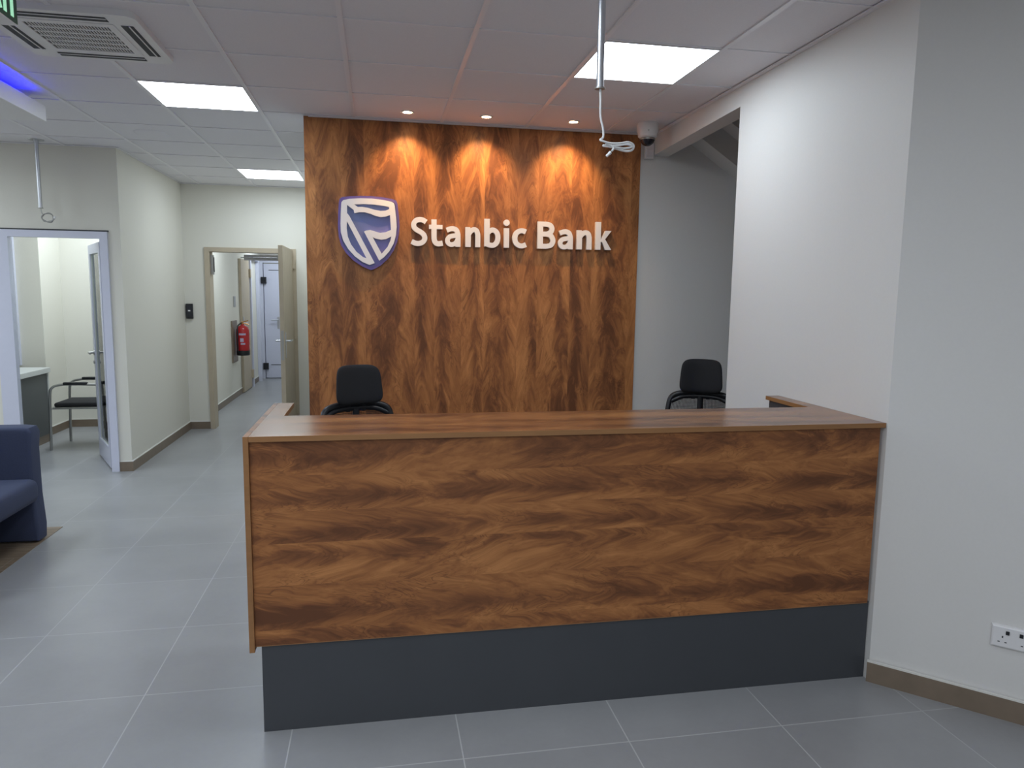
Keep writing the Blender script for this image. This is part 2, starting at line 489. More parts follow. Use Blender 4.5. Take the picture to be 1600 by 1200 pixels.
# room behind the viewer
b = B(); prism(b, [[(OX0-.15, 0), (OX1+.15, 0), (OX1+.15, 2.95), (OX0-.15, 2.95)]], XZ, OY0-.15, OY0); struct('wall_front', b, M['wall'])
b = B(); box(b, OX0-.15, OY0, 0, OX0, YL+.16, 2.95); struct('wall_west', b, M['wall'])
b = B(); box(b, OX1, OY0, 0, OX1+.15, 4.571-OX1+.15, 2.95); struct('wall_east', b, M['wallr'])
# office behind the glass door
b = B(); box(b, -5.2, YL+.16, 0, -5.05, 9.2, 2.95); box(b, -5.05, 8.585, 0, -3.545, 9.2, 2.95); box(b, -3.545, 9.1, 0, XL-.15, 9.25, 2.95)
struct('wall_office', b, M['wall'])
b = B(); box(b, -5.1, YL+.1, ZC, XL-.1, 9.2, ZC+.08); struct('ceiling_office', b, M['tile'])
b = B(); box(b, -3.82, 8.545, .775, -3.775, 8.585, ZC); struct('trim_6', b, M['pvc'])
# corridor behind the beige door
b = B(); box(b, XL-.12, YB+.14, 0, -2.12, OY1, 2.95); box(b, -.75, YB+.14, 0, -.60, OY1, 2.95); box(b, -2.12, 14.2, 0, -.6, OY1, 2.95)
struct('wall_corridor', b, M['wall'])
b = B(); box(b, -2.3, YB+.1, ZC-.2, -.5, OY1, ZC-.1); struct('ceiling_corridor', b, M['tile'])

# skirtings: brown tile with a white grout line on top
def skirt(name, segs, z=.085):
    b = B(); g = B()
    for (x0, y0, x1, y1) in segs:
        a, c = Vector((x0, y0, 0)), Vector((x1, y1, 0)); t = (c-a).normalized(); n = Vector((t.y, -t.x, 0))
        obox(b, (a+c)/2 + n*.006, t, n, (c-a).length/2, .006, 0, z)
        obox(g, (a+c)/2 + n*.005, t, n, (c-a).length/2, .005, z, z+.007)
    o = struct(name, b, M['base'])
    obj('grout_line', g, M['grout'], o)
# (travel with the room on the right-hand side)
skirt('baseboard_passage', [(XL, YL, XL, YB)])
skirt('baseboard_left', [(-2.253, YL, XL+.012, YL)])
skirt('baseboard_far', [(XL+.012, YB, F0, YB)])
skirt('baseboard_diagonal', [(XR-.008, CY, OX1, 4.571-OX1)])
skirt('baseboard_office', [(-3.545, 8.585, -3.545, 9.1), (-3.545, 9.1, XL-.15, 9.1), (-5.05, 8.585, -3.545, 8.585)])
skirt('baseboard_corridor', [(-2.12, YB+.14, -2.12, 14.2)])
skirt('baseboard_back', [(1.93, YP, 3.45, YP)])

# ------------------------------------------------------------------ doors
# glass door: white frame, leaf swung into the office
d1 = sempty('door_1', ((D0+D1)/2, YL, 0))
b = B()
prism(b, [[(-3.145, 0), (D0, 0), (D0, DT), (D1, DT), (D1, 0), (-2.253, 0), (-2.253, 2.08), (-3.145, 2.08)]], XZ, YL-.022, YL+.035)
obj('door_frame', b, M['pvc'], d1)
b = B(); box(b, -3.16, YL-.012, 2.08, -2.245, YL+.02, 2.092); obj('top_shadow_strip', b, M['slot'], d1)  # dark strip standing in for the shadow gap above the frame
lx = Vector((-.445, .895, 0)).normalized(); ly = Vector((lx.y, -lx.x, 0)); hp = Vector((-2.335, 6.86, 0)); LW = .70
def leafbox(b, s0, s1, z0, z1, t0=-.021, t1=.021, bev=0):
    obox(b, hp + lx*(s0+s1)/2 + ly*(t0+t1)/2, lx, ly, (s1-s0)/2, (t1-t0)/2, z0, z1, bev)
b = B()
leafbox(b, 0, .085, .012, 2.0); leafbox(b, LW-.085, LW, .012, 2.0); leafbox(b, .085, LW-.085, .012, .185); leafbox(b, .085, LW-.085, 1.915, 2.0)
leaf = obj('door_leaf', b, M['pvc'], d1)
b = B(); leafbox(b, .085, LW-.085, .185, 1.915, -.003, .003); obj('glass_pane', b, M['glass'], leaf)
b = B(); leafbox(b, .083, .088, .185, 1.915, -.010, .010); leafbox(b, LW-.088, LW-.083, .185, 1.915, -.010, .010); leafbox(b, .085, LW-.085, .183, .188, -.010, .010); leafbox(b, .085, LW-.085, 1.912, 1.917, -.010, .010)
obj('glazing_bead', b, M['top'], leaf)
b = B()
for sd in (-1, 1):
    q = hp + lx*(LW-.045) + ly*sd*.021 + Vector((0, 0, 1.0))
    tube(b, [q, q + ly*sd*.045], .010, 10)
    tube(b, [q + ly*sd*.045, q + ly*sd*.05 - lx*.02, q + ly*sd*.05 - lx*.125], .009, 10)
    tube(b, [q, q + ly*sd*.008], .025, 16)
    w = q + Vector((0, 0, -.09)); tube(b, [w, w + ly*sd*.012], .016, 14)
obj('door_handle', b, M['steel'], leaf, 40)

# beige door: frame, leaf swung towards the room
d2 = sempty('door_2', ((F0+F1)/2, YB, 0))
b = B()
prism(b, [[(F0, 0), (F0+.052, 0), (F0+.052, FT-.05), (F1-.04, FT-.05), (F1-.04, 0), (F1, 0), (F1, FT), (F0, FT)]], XZ, YB-.02, YB+.16)
obj('door_frame', b, M['beige'], d2)
b = B(); box(b, -1.008, 7.885, .01, -.962, 8.775, 2.075, .003); bl = obj('door_leaf', b, M['beige'], d2)
b = B()
for sx, s in ((-1.008, -1), (-.962, 1)):
    box(b, min(sx, sx+s*.006), 7.935, .90, max(sx, sx+s*.006), 7.975, 1.17, .002)
    tube(b, [(sx, 7.955, 1.08), (sx+s*.05, 7.955, 1.08), (sx+s*.055, 7.98, 1.08), (sx+s*.055, 8.08, 1.08)], .0095, 10)
obj('door_handle', b, M['alu'], bl, 40)
b = B(); box(b, -.998, 7.8825, .88, -.972, 7.886, 1.19); obj('lock_plate', b, M['steel'], bl)
b = B(); box(b, -1.02, 8.0, 1.95, -1.008, 8.06, 2.02); obj('magnet_plate', b, M['steel'], bl)
for z in (.18, 1.05, 1.86):
    b = B(); box(b, -.966, 8.752, z, -.935, 8.80-.02, z+.10, .002); tube(b, [(-.950, 8.768, z-.006), (-.950, 8.768, z+.106)], .009, 10)
    obj('hinge', b, M['beige'], d2)
b = B(); box(b, F0+.055, 8.83, 1.78, F0+.085, 8.88, 2.0); lk = obj('magnet_lock', b, M['steel'], d2)
b = B(); box(b, F0+.085, 8.845, 1.81, F0+.092, 8.862, 1.975); obj('lock_face', b, M['black'], lk)
b = B(); box(b, -1.53, 8.965, 1.955, -1.05, 8.99, 2.02, .004); dc = obj('door_closer', b, M['steel'], d2)
b = B(); tube(b, [(-1.56, 8.94, 1.985), (-1.22, 8.90, 1.985), (-1.15, 8.905, 1.985)], .006, 8); obj('closer_arm', b, M['alu'], dc)

# doors along the corridor
d3 = sempty('door_3', (-2.1, 12.2, 0))
b = B(); box(b, -2.118, 11.9, .01, -2.08, 12.62, 2.10, .003); l3 = obj('door_leaf', b, M['beige'], d3)
b = B()
for z in (.16, 1.82): box(b, -2.085, 12.58, z, -2.05, 12.66, z+.14, .003)
obj('hinge', b, M['beige'], d3)
b = B(); box(b, -2.078, 11.94, .95, -2.07, 11.99, 1.2); tube(b, [(-2.072, 11.965, 1.1), (-2.03, 11.965, 1.1), (-2.03, 12.08, 1.1)], .009, 8); obj('door_handle', b, M['alu'], l3, 40)
b = B(); box(b, -2.118, 12.66, 0, -2.06, 12.74, 2.2); box(b, -2.118, 13.50, 0, -2.06, 13.60, 2.2); box(b, -2.118, 12.74, 2.12, -2.06, 13.50, 2.2); obj('door_frame', b, M['pvc'], d3)
d4 = sempty('door_4', (-1.75, 14.0, 0))
b = B(); box(b, -2.04, 13.9, .01, -1.2, 13.945, 2.10, .004); l4 = obj('door_leaf', b, M['pvc'], d4)
b = B(); box(b, -1.95, 13.895, .25, -1.29, 13.9, .26); box(b, -1.95, 13.895, 1.98, -1.29, 13.9, 1.99); obj('panel_line', b, M['slot'], l4)
b = B(); box(b, -2.12, 13.88, 0, -2.05, 14.0, 2.18); box(b, -1.19, 13.88, 0, -1.12, 14.0, 2.18); box(b, -2.05, 13.88, 2.115, -1.19, 14.0, 2.18); obj('door_frame', b, M['pvc'], d4)
for z in (.17, 1.74):
    b = B(); box(b, -2.085, 13.85, z, -1.99, 13.895, z+.12, .004); obj('hinge', b, M['black'], d4)
b = B(); tube(b, [(-1.80, 13.9, 1.08), (-1.80, 13.85, 1.08), (-1.92, 13.85, 1.08)], .010, 8); box(b, -1.82, 13.893, .92, -1.78, 13.9, 1.14); obj('door_handle', b, M['alu'], l4, 40)

# ------------------------------------------------------------------ wood feature panel
XP0, XP1, PF = -.482, 1.922, 5.244
b = B(); box(b, XP0, PF, .0, XP1, YP, ZC-.006)
wp = tag(obj('wood_wall_panel', b, M['woodv']), 'tall flame-figured brown wood panel covering the wall behind the reception desk', 'wall panel')

# ------------------------------------------------------------------ reception desk
DK = thing('reception_desk', 'long figured brown wood reception desk with a charcoal plinth', 'desk', (.78, 2.8, 0))
ZT, TH = 1.099, .019
YF, YK = 2.557, 2.986
DX0, DX1 = -.4597, XR-.003
b = B()
box(b, DX0+.019, YF, ZT-TH, DX1, YK, ZT)
top = obj('countertop', b, M['woodt'], DK)
b = B(); box(b, DX0+.019, YF-.0012, ZT-TH, DX1, YF, ZT); obj('edge_band', b, M['edge'], top)
b = B(); box(b, DX0, YF, .318, DX0+.018, 3.34, ZT); sp_ = obj('side_panel', b, M['woods'], DK)
b = B(); box(b, DX0, YF-.0012, .318, DX0+.018, YF, ZT); obj('edge_band', b, M['edge'], sp_)
b = B(); box(b, DX0+.019, YK+.0005, ZT-TH, -.376, 3.34, ZT); lr = obj('return_top', b, M['woodt'], DK)
b = B(); box(b, -.376, YK+.0005, ZT-TH, -.3748, 3.34, ZT); obj('edge_band', b, M['edge'], lr)
b = B(); box(b, 1.947, YK+.0005, ZT-TH, DX1, 3.36, ZT); rr = obj('return_top', b, M['woodt'], DK)
b = B(); box(b, 1.9458, YK+.0005, ZT-TH, 1.947, 3.36, ZT); box(b, 1.947, 3.36, ZT-TH, DX1, 3.3612, ZT); obj('edge_band', b, M['edge'], rr)
b = B(); box(b, 1.958, YK-.1, .1, 1.976, 3.345, ZT-TH); obj('return_panel', b, M['dark'], DK)
b = B(); box(b, DX0+.0185, YF+.013, .335, 2.004, YF+.030, ZT-TH); fp = obj('front_panel', b, M['woodh'], DK)
b = B(); box(b, DX0+.0185, YF+.013, .3325, 2.004, YF+.030, .335); obj('edge_band', b, M['edge'], fp)
b = B(); box(b, -.4215, YF+.022, 0, 2.017, YF+.040, .335); box(b, -.4215, YF+.040, 0, -.4035, 3.30, .335); obj('plinth', b, M['dark'], DK)
b = B(); box(b, -.43, YF+.034, .335, 1.99, YF+.05, ZT-TH); box(b, -.4405, YF+.05, .318, -.425, 3.32, ZT-TH); obj('inner_lining', b, M['dark'], DK)
b = B(); box(b, -.40, 2.72, .72, 1.955, 3.30, .745, .003); obj('work_surface', b, M['woodt'], DK)
for x in (.36, 1.16):
    b = B(); box(b, x, 2.66, 0, x+.018, 3.22, .72); obj('support_panel', b, M['dark'], DK)

# ------------------------------------------------------------------ wall sign: emblem + letters
PLATE = [(-0.2515, 2.2334), (-0.2351, 2.2456), (-0.184, 2.2535), (-0.1094, 2.2586), (-0.0344, 2.26), (0.0409, 2.2548), (0.1071, 2.245), (0.1332, 2.2356), (0.1426, 2.2124), (0.1516, 2.1277), (0.1559, 2.0567), (0.1508, 2.009), (0.1385, 1.9515), (0.1142, 1.8935), (0.0754, 1.8352), (0.0225, 1.7862), (-0.0207, 1.7615), (-0.0445, 1.7538), (-0.0635, 1.7606), (-0.1059, 1.7789), (-0.162, 1.8158), (-0.2129, 1.8669), (-0.2448, 1.918), (-0.2603, 1.9741), (-0.2652, 2.0443), (-0.2623, 2.1378), (-0.2565, 2.2077)]
RIB = [(-0.0179, 1.8022), (-0.0537, 1.7885), (-0.1008, 1.8076), (-0.1522, 1.8445), (-0.1984, 1.8956), (-0.2303, 1.9514), (-0.2458, 2.0073), (-0.2471, 2.0682), (-0.2437, 2.1384), (-0.2394, 2.2083), (-0.2262, 2.2251), (-0.1842, 2.2349), (-0.1096, 2.2418), (-0.0346, 2.2422), (0.0407, 2.2356), (0.1022, 2.2251), (0.1188, 2.2139), (0.1234, 2.1929), (0.1324, 2.1129), (0.1354, 2.0561), (0.1302, 1.9989), (0.1145, 1.9413), (0.0854, 1.8881), (0.0468, 1.8442), (0.0132, 1.8196), (-0.0889, 2.0165), (-0.0746, 2.024), (-0.0463, 2.0285), (-0.018, 2.0208), (0.0198, 2.011), (0.0578, 2.0159), (0.0961, 2.0336), (0.0897, 2.1351), (0.0635, 2.1239), (0.0255, 2.1189), (-0.0075, 2.1249), (-0.0451, 2.1392), (-0.0826, 2.1483), (-0.1201, 2.1471), (-0.1529, 2.139), (-0.1573, 2.1622), (-0.2011, 2.1934), (-0.2019, 2.1397), (-0.1859, 2.1192)]
H1 = [(-0.2036, 2.0836), (-0.0745, 1.8344), (-0.0957, 1.841), (-0.1424, 1.878), (-0.1792, 1.9291), (-0.1995, 1.9804), (-0.2057, 2.0366)]
H2 = [(-0.1522, 2.1984), (-0.0913, 2.2033), (-0.0162, 2.2022), (0.0498, 2.1951), (0.0839, 2.1892), (0.0852, 2.1751), (0.059, 2.1634), (0.0259, 2.1604), (-0.0166, 2.167), (-0.0635, 2.1794), (-0.1009, 2.1838), (-0.129, 2.1819)]
H3 = [(-0.0303, 1.9803), (-0.0091, 1.9704), (0.0288, 1.9638), (0.0622, 1.9695), (0.0981, 1.9885), (0.0907, 1.9597), (0.0713, 1.9164), (0.0303, 1.8677)]
EM = thing('shield_emblem', 'purple and blue shield emblem with raised white bands on the wood panel', 'emblem', (-.054, PF, 1.754))
cx_, cz_ = -.054, 2.02
def shrink(P, k): return [(cx_+(x-cx_)*k, cz_+(z-cz_)*k) for x, z in P]
b = B(); prism(b, [PLATE, shrink(PLATE, .93)], XZ, PF-.030, PF); obj('shield_border', b, M['plate'], EM)
b = B(); prism(b, [shrink(PLATE, .93)], XZ, PF-.018, PF); obj('shield_field', b, M['plate_in'], EM)
b = B(); prism(b, [RIB, H1, H2, H3], XZ, PF-.040, PF-.017); obj('raised_band', b, M['sign'], EM)

def sm2(P, n=6): return [(q.x, q.y) for q in smooth_path([(x, y, 0) for x, y in P], n)]
def circ(cx, cy, r, n=24): return [(cx+r*math.cos(2*PI*k/n), cy+r*math.sin(2*PI*k/n)) for k in range(n)]
W_ = 26
LET = {
 'S': [strip2d(sm2([(81,122),(66,131),(48,134),(29,129),(17,113),(19,94),(33,81),(52,71),(68,58),(74,40),(66,23),(48,13),(26,13),(5,22)]), W_)],
 't': [strip2d(sm2([(26,137),(26,100),(26,60),(27,34),(34,19),(48,13),(71,17)]), 27), [(0,88),(0,110),(70,110),(70,88)]],
 'a': [strip2d(sm2([(10,84),(28,91),(46,92),(61,84),(68,64)]) + [(68.5,40),(68.5,0)], W_), strip2d(sm2([(66,58),(44,56),(24,50),(14,34),(18,18),(32,11),(48,14),(60,24),(68,40)]), 24)],
 'n': [[(0,0),(0,102),(25,102),(28,86),(28,0)], strip2d(sm2([(16,66),(28,82),(44,90),(58,84),(64,66)]) + [(64.5,50),(64.5,0)], W_)],
 'b': [[(0,4),(0,148),(28,148),(28,10)], strip2d(sm2([(16,74),(32,88),(50,90),(66,76),(71,52),(65,27),(50,13),(32,12),(14,18)]), W_)],
 'i': [[(0,0),(0,102),(28,102),(28,0)], circ(14,130,16.5)],
 'c': [strip2d(sm2([(71,85),(54,91),(36,88),(20,74),(14,51),(20,27),(36,14),(54,12),(72,19)]), W_)],
 'B': [[(0,0),(0,142),(28,142),(28,0)], strip2d([(14,129)] + sm2([(44,129),(64,124),(74,106),(66,86),(46,77)]) + [(14,77)], 26), strip2d([(14,77)] + sm2([(46,77),(68,70),(80,44),(70,20),(46,13)]) + [(14,13)], 26)],
 'k': [[(0,0),(0,148),(28,148),(28,0)], [(24,44),(52,102),(84,102),(46,50),(38,40)], [(30,56),(52,0),(85,0),(48,62)]],
}
SET = [('S',.2318,.3503,1.929), ('t',.3611,.4589,1.929), ('a',.4725,.5862,1.929), ('n',.6192,.7285,1.930), ('b',.7549,.8737,1.930), ('i',.8975,.9355,1.931),
       ('c',.9581,1.0643,1.931), ('B',1.1456,1.2820,1.931), ('a',1.2966,1.4125,1.931), ('n',1.4388,1.5559,1.932), ('k',1.5824,1.7036,1.933)]
LW0 = dict(S=88, t=72, a=83, n=79, b=85, i=28, c=75, B=95, k=84)
LAB = ['raised white capital S at the start of the sign on the wood panel', 'raised white lowercase t, second letter of the wall sign', 'raised white lowercase a between t and n in the sign\'s first word',
       'raised white lowercase n before the b in the sign\'s first word', 'raised white lowercase b in the middle of the wall sign', 'raised white lowercase i with its round dot on the wood panel',
       'raised white lowercase c ending the sign\'s first word', 'raised white capital B beginning the sign\'s second word', 'raised white lowercase a right after the capital B on the sign',
       'raised white lowercase n just before the final k of the sign', 'raised white lowercase k at the right end of the wall sign']
for (ch, xa, xb, z0), lab in zip(SET, LAB):
    b = B(); s = (xb-xa)/LW0[ch]; sz = .00136
    for q, P in enumerate(LET[ch]):
        prism(b, [[(xa + u*s, z0 + v*sz) for u, v in P]], XZ, PF-.032-.0002*q, PF-.006)
    for u, v in ((14, 60),):                                   # stand-off pin to the panel
        if ch in 'Stc': u, v = {'S': (50, 72), 't': (26, 60), 'c': (14, 50)}[ch]
        if ch == 'a': u, v = 68, 40
        tube(b, [(xa+u*s, PF-.008, z0+v*sz), (xa+u*s, PF, z0+v*sz)], .004, 8)
    if ch == 'i': tube(b, [(xa+14*s, PF-.008, z0+130*sz), (xa+14*s, PF, z0+130*sz)], .004, 8)
    tag(obj('sign_letter', b, M['sign']), lab, 'letter', 'letters of the wall sign')

# ------------------------------------------------------------------ ceiling light panels
def light_panel(i, j, label, z=ZC, pos=None):
    # weaker over the desk; the unseen rows behind the viewer are added fill
    mt = M['panel_dim'] if (i, j) in ((3, 0), (1, -2)) else M['panel_fill'] if (pos is None and j < 0) else M['panel']
    x, y = (GX+.6*i, GY+.6*j) if pos is None else pos
    t = thing('ceiling_light', label, 'ceiling light', (x+.3, y+.3, z), 0, 'square ceiling light panels')
    b = B(); prism(b, [[(x+.008, y+.008), (x+.592, y+.008), (x+.592, y+.592), (x+.008, y+.592)], [(x+.016, y+.016), (x+.584, y+.016), (x+.584, y+.584), (x+.016, y+.584)]], XY, z-.008, z)
    obj('frame', b, M['white'], t)
    b = B(); box(b, x+.016, y+.016, z-.006, x+.584, y+.584, z); o = obj('diffuser', b, M['white'], t)
    o.data.materials.append(mt)
    for f in o.data.polygons:
        if f.normal.z < -.9: f.material_index = 1
    return t
light_panel(3, 0, 'bright square ceiling light panel nearest the right wall, above the desk')
light_panel(-1, 2, 'bright square ceiling light panel beside the ceiling air conditioner')
light_panel(-1, 7, 'bright square ceiling light panel farthest back, before the beige door')
light_panel(0, 0, 'added unseen fill light in the dropped ceiling panel, towards the glass door', 2.634, (-3.7, 4.3))  # this and the next: out-of-view fill added for the left wall
light_panel(0, 0, 'added unseen fill light in the dropped ceiling panel, towards the viewer', 2.634, (-3.7, 3.0))
light_panel(-6, 3, 'square ceiling light panel at the left, beyond the dropped ceiling panel')
light_panel(-8, 2, 'added unseen fill light panel far to the left, second row from the glass door')  # this pair is added to brighten the wall above the glass door
light_panel(-8, 4, 'added unseen fill light panel far to the left, first row from the glass door')
light_panel(1, -2, 'added fill light panel just out of view above the front of the desk')  # added to lift the back wall and wood panel
light_panel(-1, -4, 'added fill light panel just behind the viewer')  # from here to the front wall: unseen fill added for brightness
light_panel(-5, -6, 'added fill light panel at the left, behind the viewer')
light_panel(-1, -8, 'added fill light panel behind the viewer, nearer the middle')
light_panel(1, -6, 'added fill light panel behind the viewer, in the middle')
light_panel(1, -9, 'added fill light panel far behind the viewer, in the middle')
light_panel(3, -8, 'added fill light panel behind the viewer, on the right')
light_panel(-1, -11, 'added fill light panel near the front wall, on the left')
light_panel(3, -11, 'added fill light panel near the front wall, on the right')
light_panel(0, 0, 'added unseen fill light panel inside the glass-doored office', ZC, (-3.1, 8.2))  # both office panels are added, unseen, to brighten that room
light_panel(0, 0, 'added unseen fill light panel inside the glass-doored office, nearer its door', ZC, (-3.1, 7.1))
light_panel(0, 0, 'added unseen fill light panel at the far end of the corridor', ZC-.2, (-1.75, 12.6))  # corridor pair, unseen, put in to light the passage
light_panel(0, 0, 'added unseen fill light panel at the near end of the corridor', ZC-.2, (-1.75, 9.7))

# recessed downlights over the wood panel
def spot(x, y, label):
    t = thing('downlight', label, 'downlight', (x, y, ZC), 0, 'downlights over the wood panel')
    b = B(); lathe(b, [(.030, 0), (.030, -.004), (.042, -.006), (.046, -.003), (.046, .0)], (x, y, ZC)); obj('trim_ring', b, M['white'], t, 40)
    b = B(); lathe(b, [(0, -.0035), (.030, -.0035), (.030, 0), (0, 0)], (x, y, ZC)); obj('lamp', b, M['bulb'], t)
    l = bpy.data.lights.new('downlight_lamp', 'SPOT'); l.energy = 11; l.color = (1.0, .60, .27); l.spot_size = math.radians(88); l.spot_blend = 1.0; l.shadow_soft_size = .02
    lo = bpy.data.objects.new('downlight_lamp', l); COL.objects.link(lo); lo.location = (x, y, ZC-.02); lo.rotation_euler = (math.radians(29), 0, 0)
for x, lab in ((.205, 'left small round warm downlight in the ceiling above the emblem'), (.732, 'middle small round warm downlight above the wood panel'), (1.338, 'right small round warm downlight in the ceiling above the sign\'s last letters')):
    spot(x, 5.0, lab)

# ------------------------------------------------------------------ ceiling cassette air conditioner
ax, ay, hw, hd = -1.345, 3.845, .325, .335
AC = thing('ceiling_air_conditioner', 'white square cassette air conditioner set in the ceiling at upper left', 'air conditioner', (ax, ay, ZC-.03))
def rrect(x0, y0, x1, y1, r, n=5):
    P = []
    for cx, cy, a0 in ((x1-r, y0+r, -90), (x1-r, y1-r, 0), (x0+r, y1-r, 90), (x0+r, y0+r, 180)):
        for k in range(n+1):
            a = math.radians(a0+90*k/n); P.append((cx+r*math.cos(a), cy+r*math.sin(a)))
    return P
b = B(); prism(b, [rrect(ax-hw, ay-hd, ax+hw, ay+hd, .05), rrect(ax-.205, ay-.215, ax+.205, ay+.215, .015)], XY, ZC-.028, ZC); obj('fascia', b, M['white'], AC)
b = B(); box(b, ax-.205, ay-.215, ZC-.0255, ax+.205, ay+.215, ZC-.001); obj('grille_back', b, M['slot'], AC)
b = B()
prism(b, [[(ax-.208, ay-.218), (ax+.208, ay-.218), (ax+.208, ay+.218), (ax-.208, ay+.218)], [(ax-.175, ay-.18), (ax+.175, ay-.18), (ax+.175, ay+.18), (ax-.175, ay+.18)]], XY, ZC-.031, ZC-.0255)
for r_ in range(1, 6): box(b, ax-.18, ay-.18+.06*r_-.006, ZC-.0295, ax+.18, ay-.18+.06*r_+.006, ZC-.0255)
for c in range(1, 27): box(b, ax-.175+.35*c/27-.0025, ay-.18, ZC-.0285, ax-.175+.35*c/27+.0025, ay+.18, ZC-.0255)
obj('intake_grille', b, M['white'], AC)
for k, (dx, dy, lx_, ly_) in enumerate(((0, -.272, .20, .027), (0, .272, .20, .027), (-.262, 0, .026, .21), (.262, 0, .026, .21))):
    b = B(); box(b, ax+dx-lx_, ay+dy-ly_, ZC-.0295, ax+dx+lx_, ay+dy+ly_, ZC-.027); ou = obj('air_outlet', b, M['slot'], AC)
    b = B()
    if lx_ > ly_: box(b, ax+dx-lx_, ay+dy-.014, ZC-.032, ax+dx+lx_, ay+dy-.008, ZC-.029)
    else: box(b, ax+dx+.006, ay+dy-ly_, ZC-.032, ax+dx+.012, ay+dy+ly_, ZC-.029)
    obj('flap', b, M['white'], ou)

# ceiling loudspeaker
b = B(); lathe(b, [(0, -.008), (.10, -.008), (.118, -.006), (.125, 0), (0, 0)], (-1.685, 6.10, ZC), 40)
tag(obj('ceiling_speaker', b, M['tile'], None, 40), 'round flush ceiling speaker in the tiles before the passage', 'speaker')

# ------------------------------------------------------------------ floating ceiling raft with blue light
RF = thing('ceiling_raft', 'white dropped ceiling panel lit along its top edge at far left', 'ceiling panel', (-3.0, 4.1, 2.634))
rx0, rx1, ry0, ry1 = -4.6, -2.03, 2.6, 5.15
b = B(); box(b, rx0, ry0, 2.634, rx1, ry1, 2.728, .003); obj('raft_panel', b, M['white'], RF)
b = B(); box(b, rx0+.2, ry0+.2, 2.728, rx1-.2, ry1-.2, ZC); obj('hanger_block', b, M['white'], RF)
b = B()
box(b, rx1-.040, ry0+.06, 2.728, rx1-.022, ry1-.22, 2.742)
o = obj('led_strip', b, M['white'], RF); o['label'] = 'glowing blue strip'
o.data.materials.append(M['blue'])
for f in o.data.polygons:
    if f.normal.z > .9: f.material_index = 1

# ------------------------------------------------------------------ exit sign
ex, ey0, ey1, ez0, ez1 = -1.215, 2.52, 2.905, 2.495, 2.69
EX = thing('exit_sign', 'green lit exit sign hanging in the top left corner', 'sign', (ex-.035, (ey0+ey1)/2, ez0))
b = B(); box(b, ex-.07, ey0, ez0, ex-.003, ey1, ez1, .004); obj('housing', b, M['white'], EX)
b = B(); box(b, ex-.003, ey0+.006, ez0+.004, ex, ey1-.004, ez1-.006); obj('face', b, M['green'], EX)
b = B()
def stroke(P, w=.020): prism(b, [strip2d(P, w)], lambda u, v, d_: (d_, u, v), ex, ex+.0015)
lz0, lz1 = ez0+.018, ez1-.03; y = ey0+.142; lw = .042
stroke([(y, lz0), (y, lz1)]); [stroke([(y-.01, z), (y+lw, z)], .018) for z in (lz0+.009, (lz0+lz1)/2, lz1-.009)]
y += .068; stroke([(y, lz0), (y+.055, lz1)]); stroke([(y, lz1), (y+.055, lz0)])
y += .085; stroke([(y, lz0), (y, lz1)])
y += .048; stroke([(y, lz0), (y, lz1-.009)]); stroke([(y-.030, lz1-.009), (y+.030, lz1-.009)], .018)
obj('lettering', b, M['letterg'], EX)
for yy in (ey0+.08, ey1-.08):
    b = B(); tube(b, [(ex-.035, yy, ez1), (ex-.035, yy, ZC)], .006, 8); obj('hanger', b, M['alu'], EX)

# ------------------------------------------------------------------ ceiling poles and their cables
def pole(x, y, zb, label, plate=True):
    t = thing('ceiling_pole', label, 'pole', (x, y, zb))
    b = B(); tube(b, [(x, y, zb), (x, y, ZC)], .0145, 20); obj('tube', b, M['alu'], t, 40)
    b = B(); lathe(b, [(0, -.006), (.055, -.006), (.058, 0), (0, 0)], (x, y, ZC), 28); lathe(b, [(.0146, -.03), (.020, -.03), (.020, -.006), (.0146, -.006)], (x, y, ZC), 20); obj('ceiling_plate', b, M['alu'], t, 40)
    b = B(); lathe(b, [(.006, 0), (.0205, 0), (.0205, .005), (.015, .006)], (x, y, zb-.002), 20); obj('end_collar', b, M['steel'], t, 40)
    return t
px_, py_, pz_ = .845, 2.78, 2.383
pole(px_, py_, pz_, 'silver ceiling pole hanging over the desk, its top out of frame')
pole(-2.688, 6.60, 2.245, 'thin silver pole on a round ceiling plate above the glass door')
# white cable, looped and tied, with its plug
CB = thing('network_cable', 'white cable hanging looped from the pole over the desk', 'cable', (px_, py_, pz_))
S = 2.78/2.78
P = [(px_, py_, pz_+.02), (px_+.004, py_, pz_-0.0344), (px_+.006, py_, pz_-0.1032), (px_+.016, py_-.003, pz_-0.1462), (px_+.018, py_-.003, pz_-0.1789), (px_+.005, py_-.008, pz_-0.1909), (px_+.012, py_-.012, pz_-0.1961),
     (px_+.045, py_-.012, pz_-0.2030), (px_+.085, py_-.010, pz_-0.2012), (px_+.120, py_-.005, pz_-0.1944), (px_+.143, py_, pz_-0.2030), (px_+.140, py_+.006, pz_-0.2202), (px_+.115, py_+.010, pz_-0.2253),
     (px_+.070, py_+.010, pz_-0.2167), (px_+.030, py_+.008, pz_-0.2081), (px_+.022, py_+.002, pz_-0.2116), (px_+.050, py_-.004, pz_-0.2141), (px_+.095, py_-.005, pz_-0.2184), (px_+.126, py_-.002, pz_-0.2141), (px_+.138, py_+.003, pz_-0.2064),
     (px_+.118, py_+.008, pz_-0.1995), (px_+.075, py_+.010, pz_-0.2064), (px_+.045, py_+.004, pz_-0.2090), (px_+.030, py_-.006, pz_-0.2038), (px_+.050, py_-.010, pz_-0.2116), (px_+.058, py_-.012, pz_-0.2219), (px_+.050, py_-.013, pz_-0.2322)]
b = B(); tube(b, smooth_path(P, 7), .0040, 10); obj('cord', b, M['cable'], CB, 60)
b = B(); q = Vector((px_+.044, py_-.013, pz_-.239)); t_ = Vector((-.72, 0, -.69)); n_ = Vector((.69, 0, -.72))
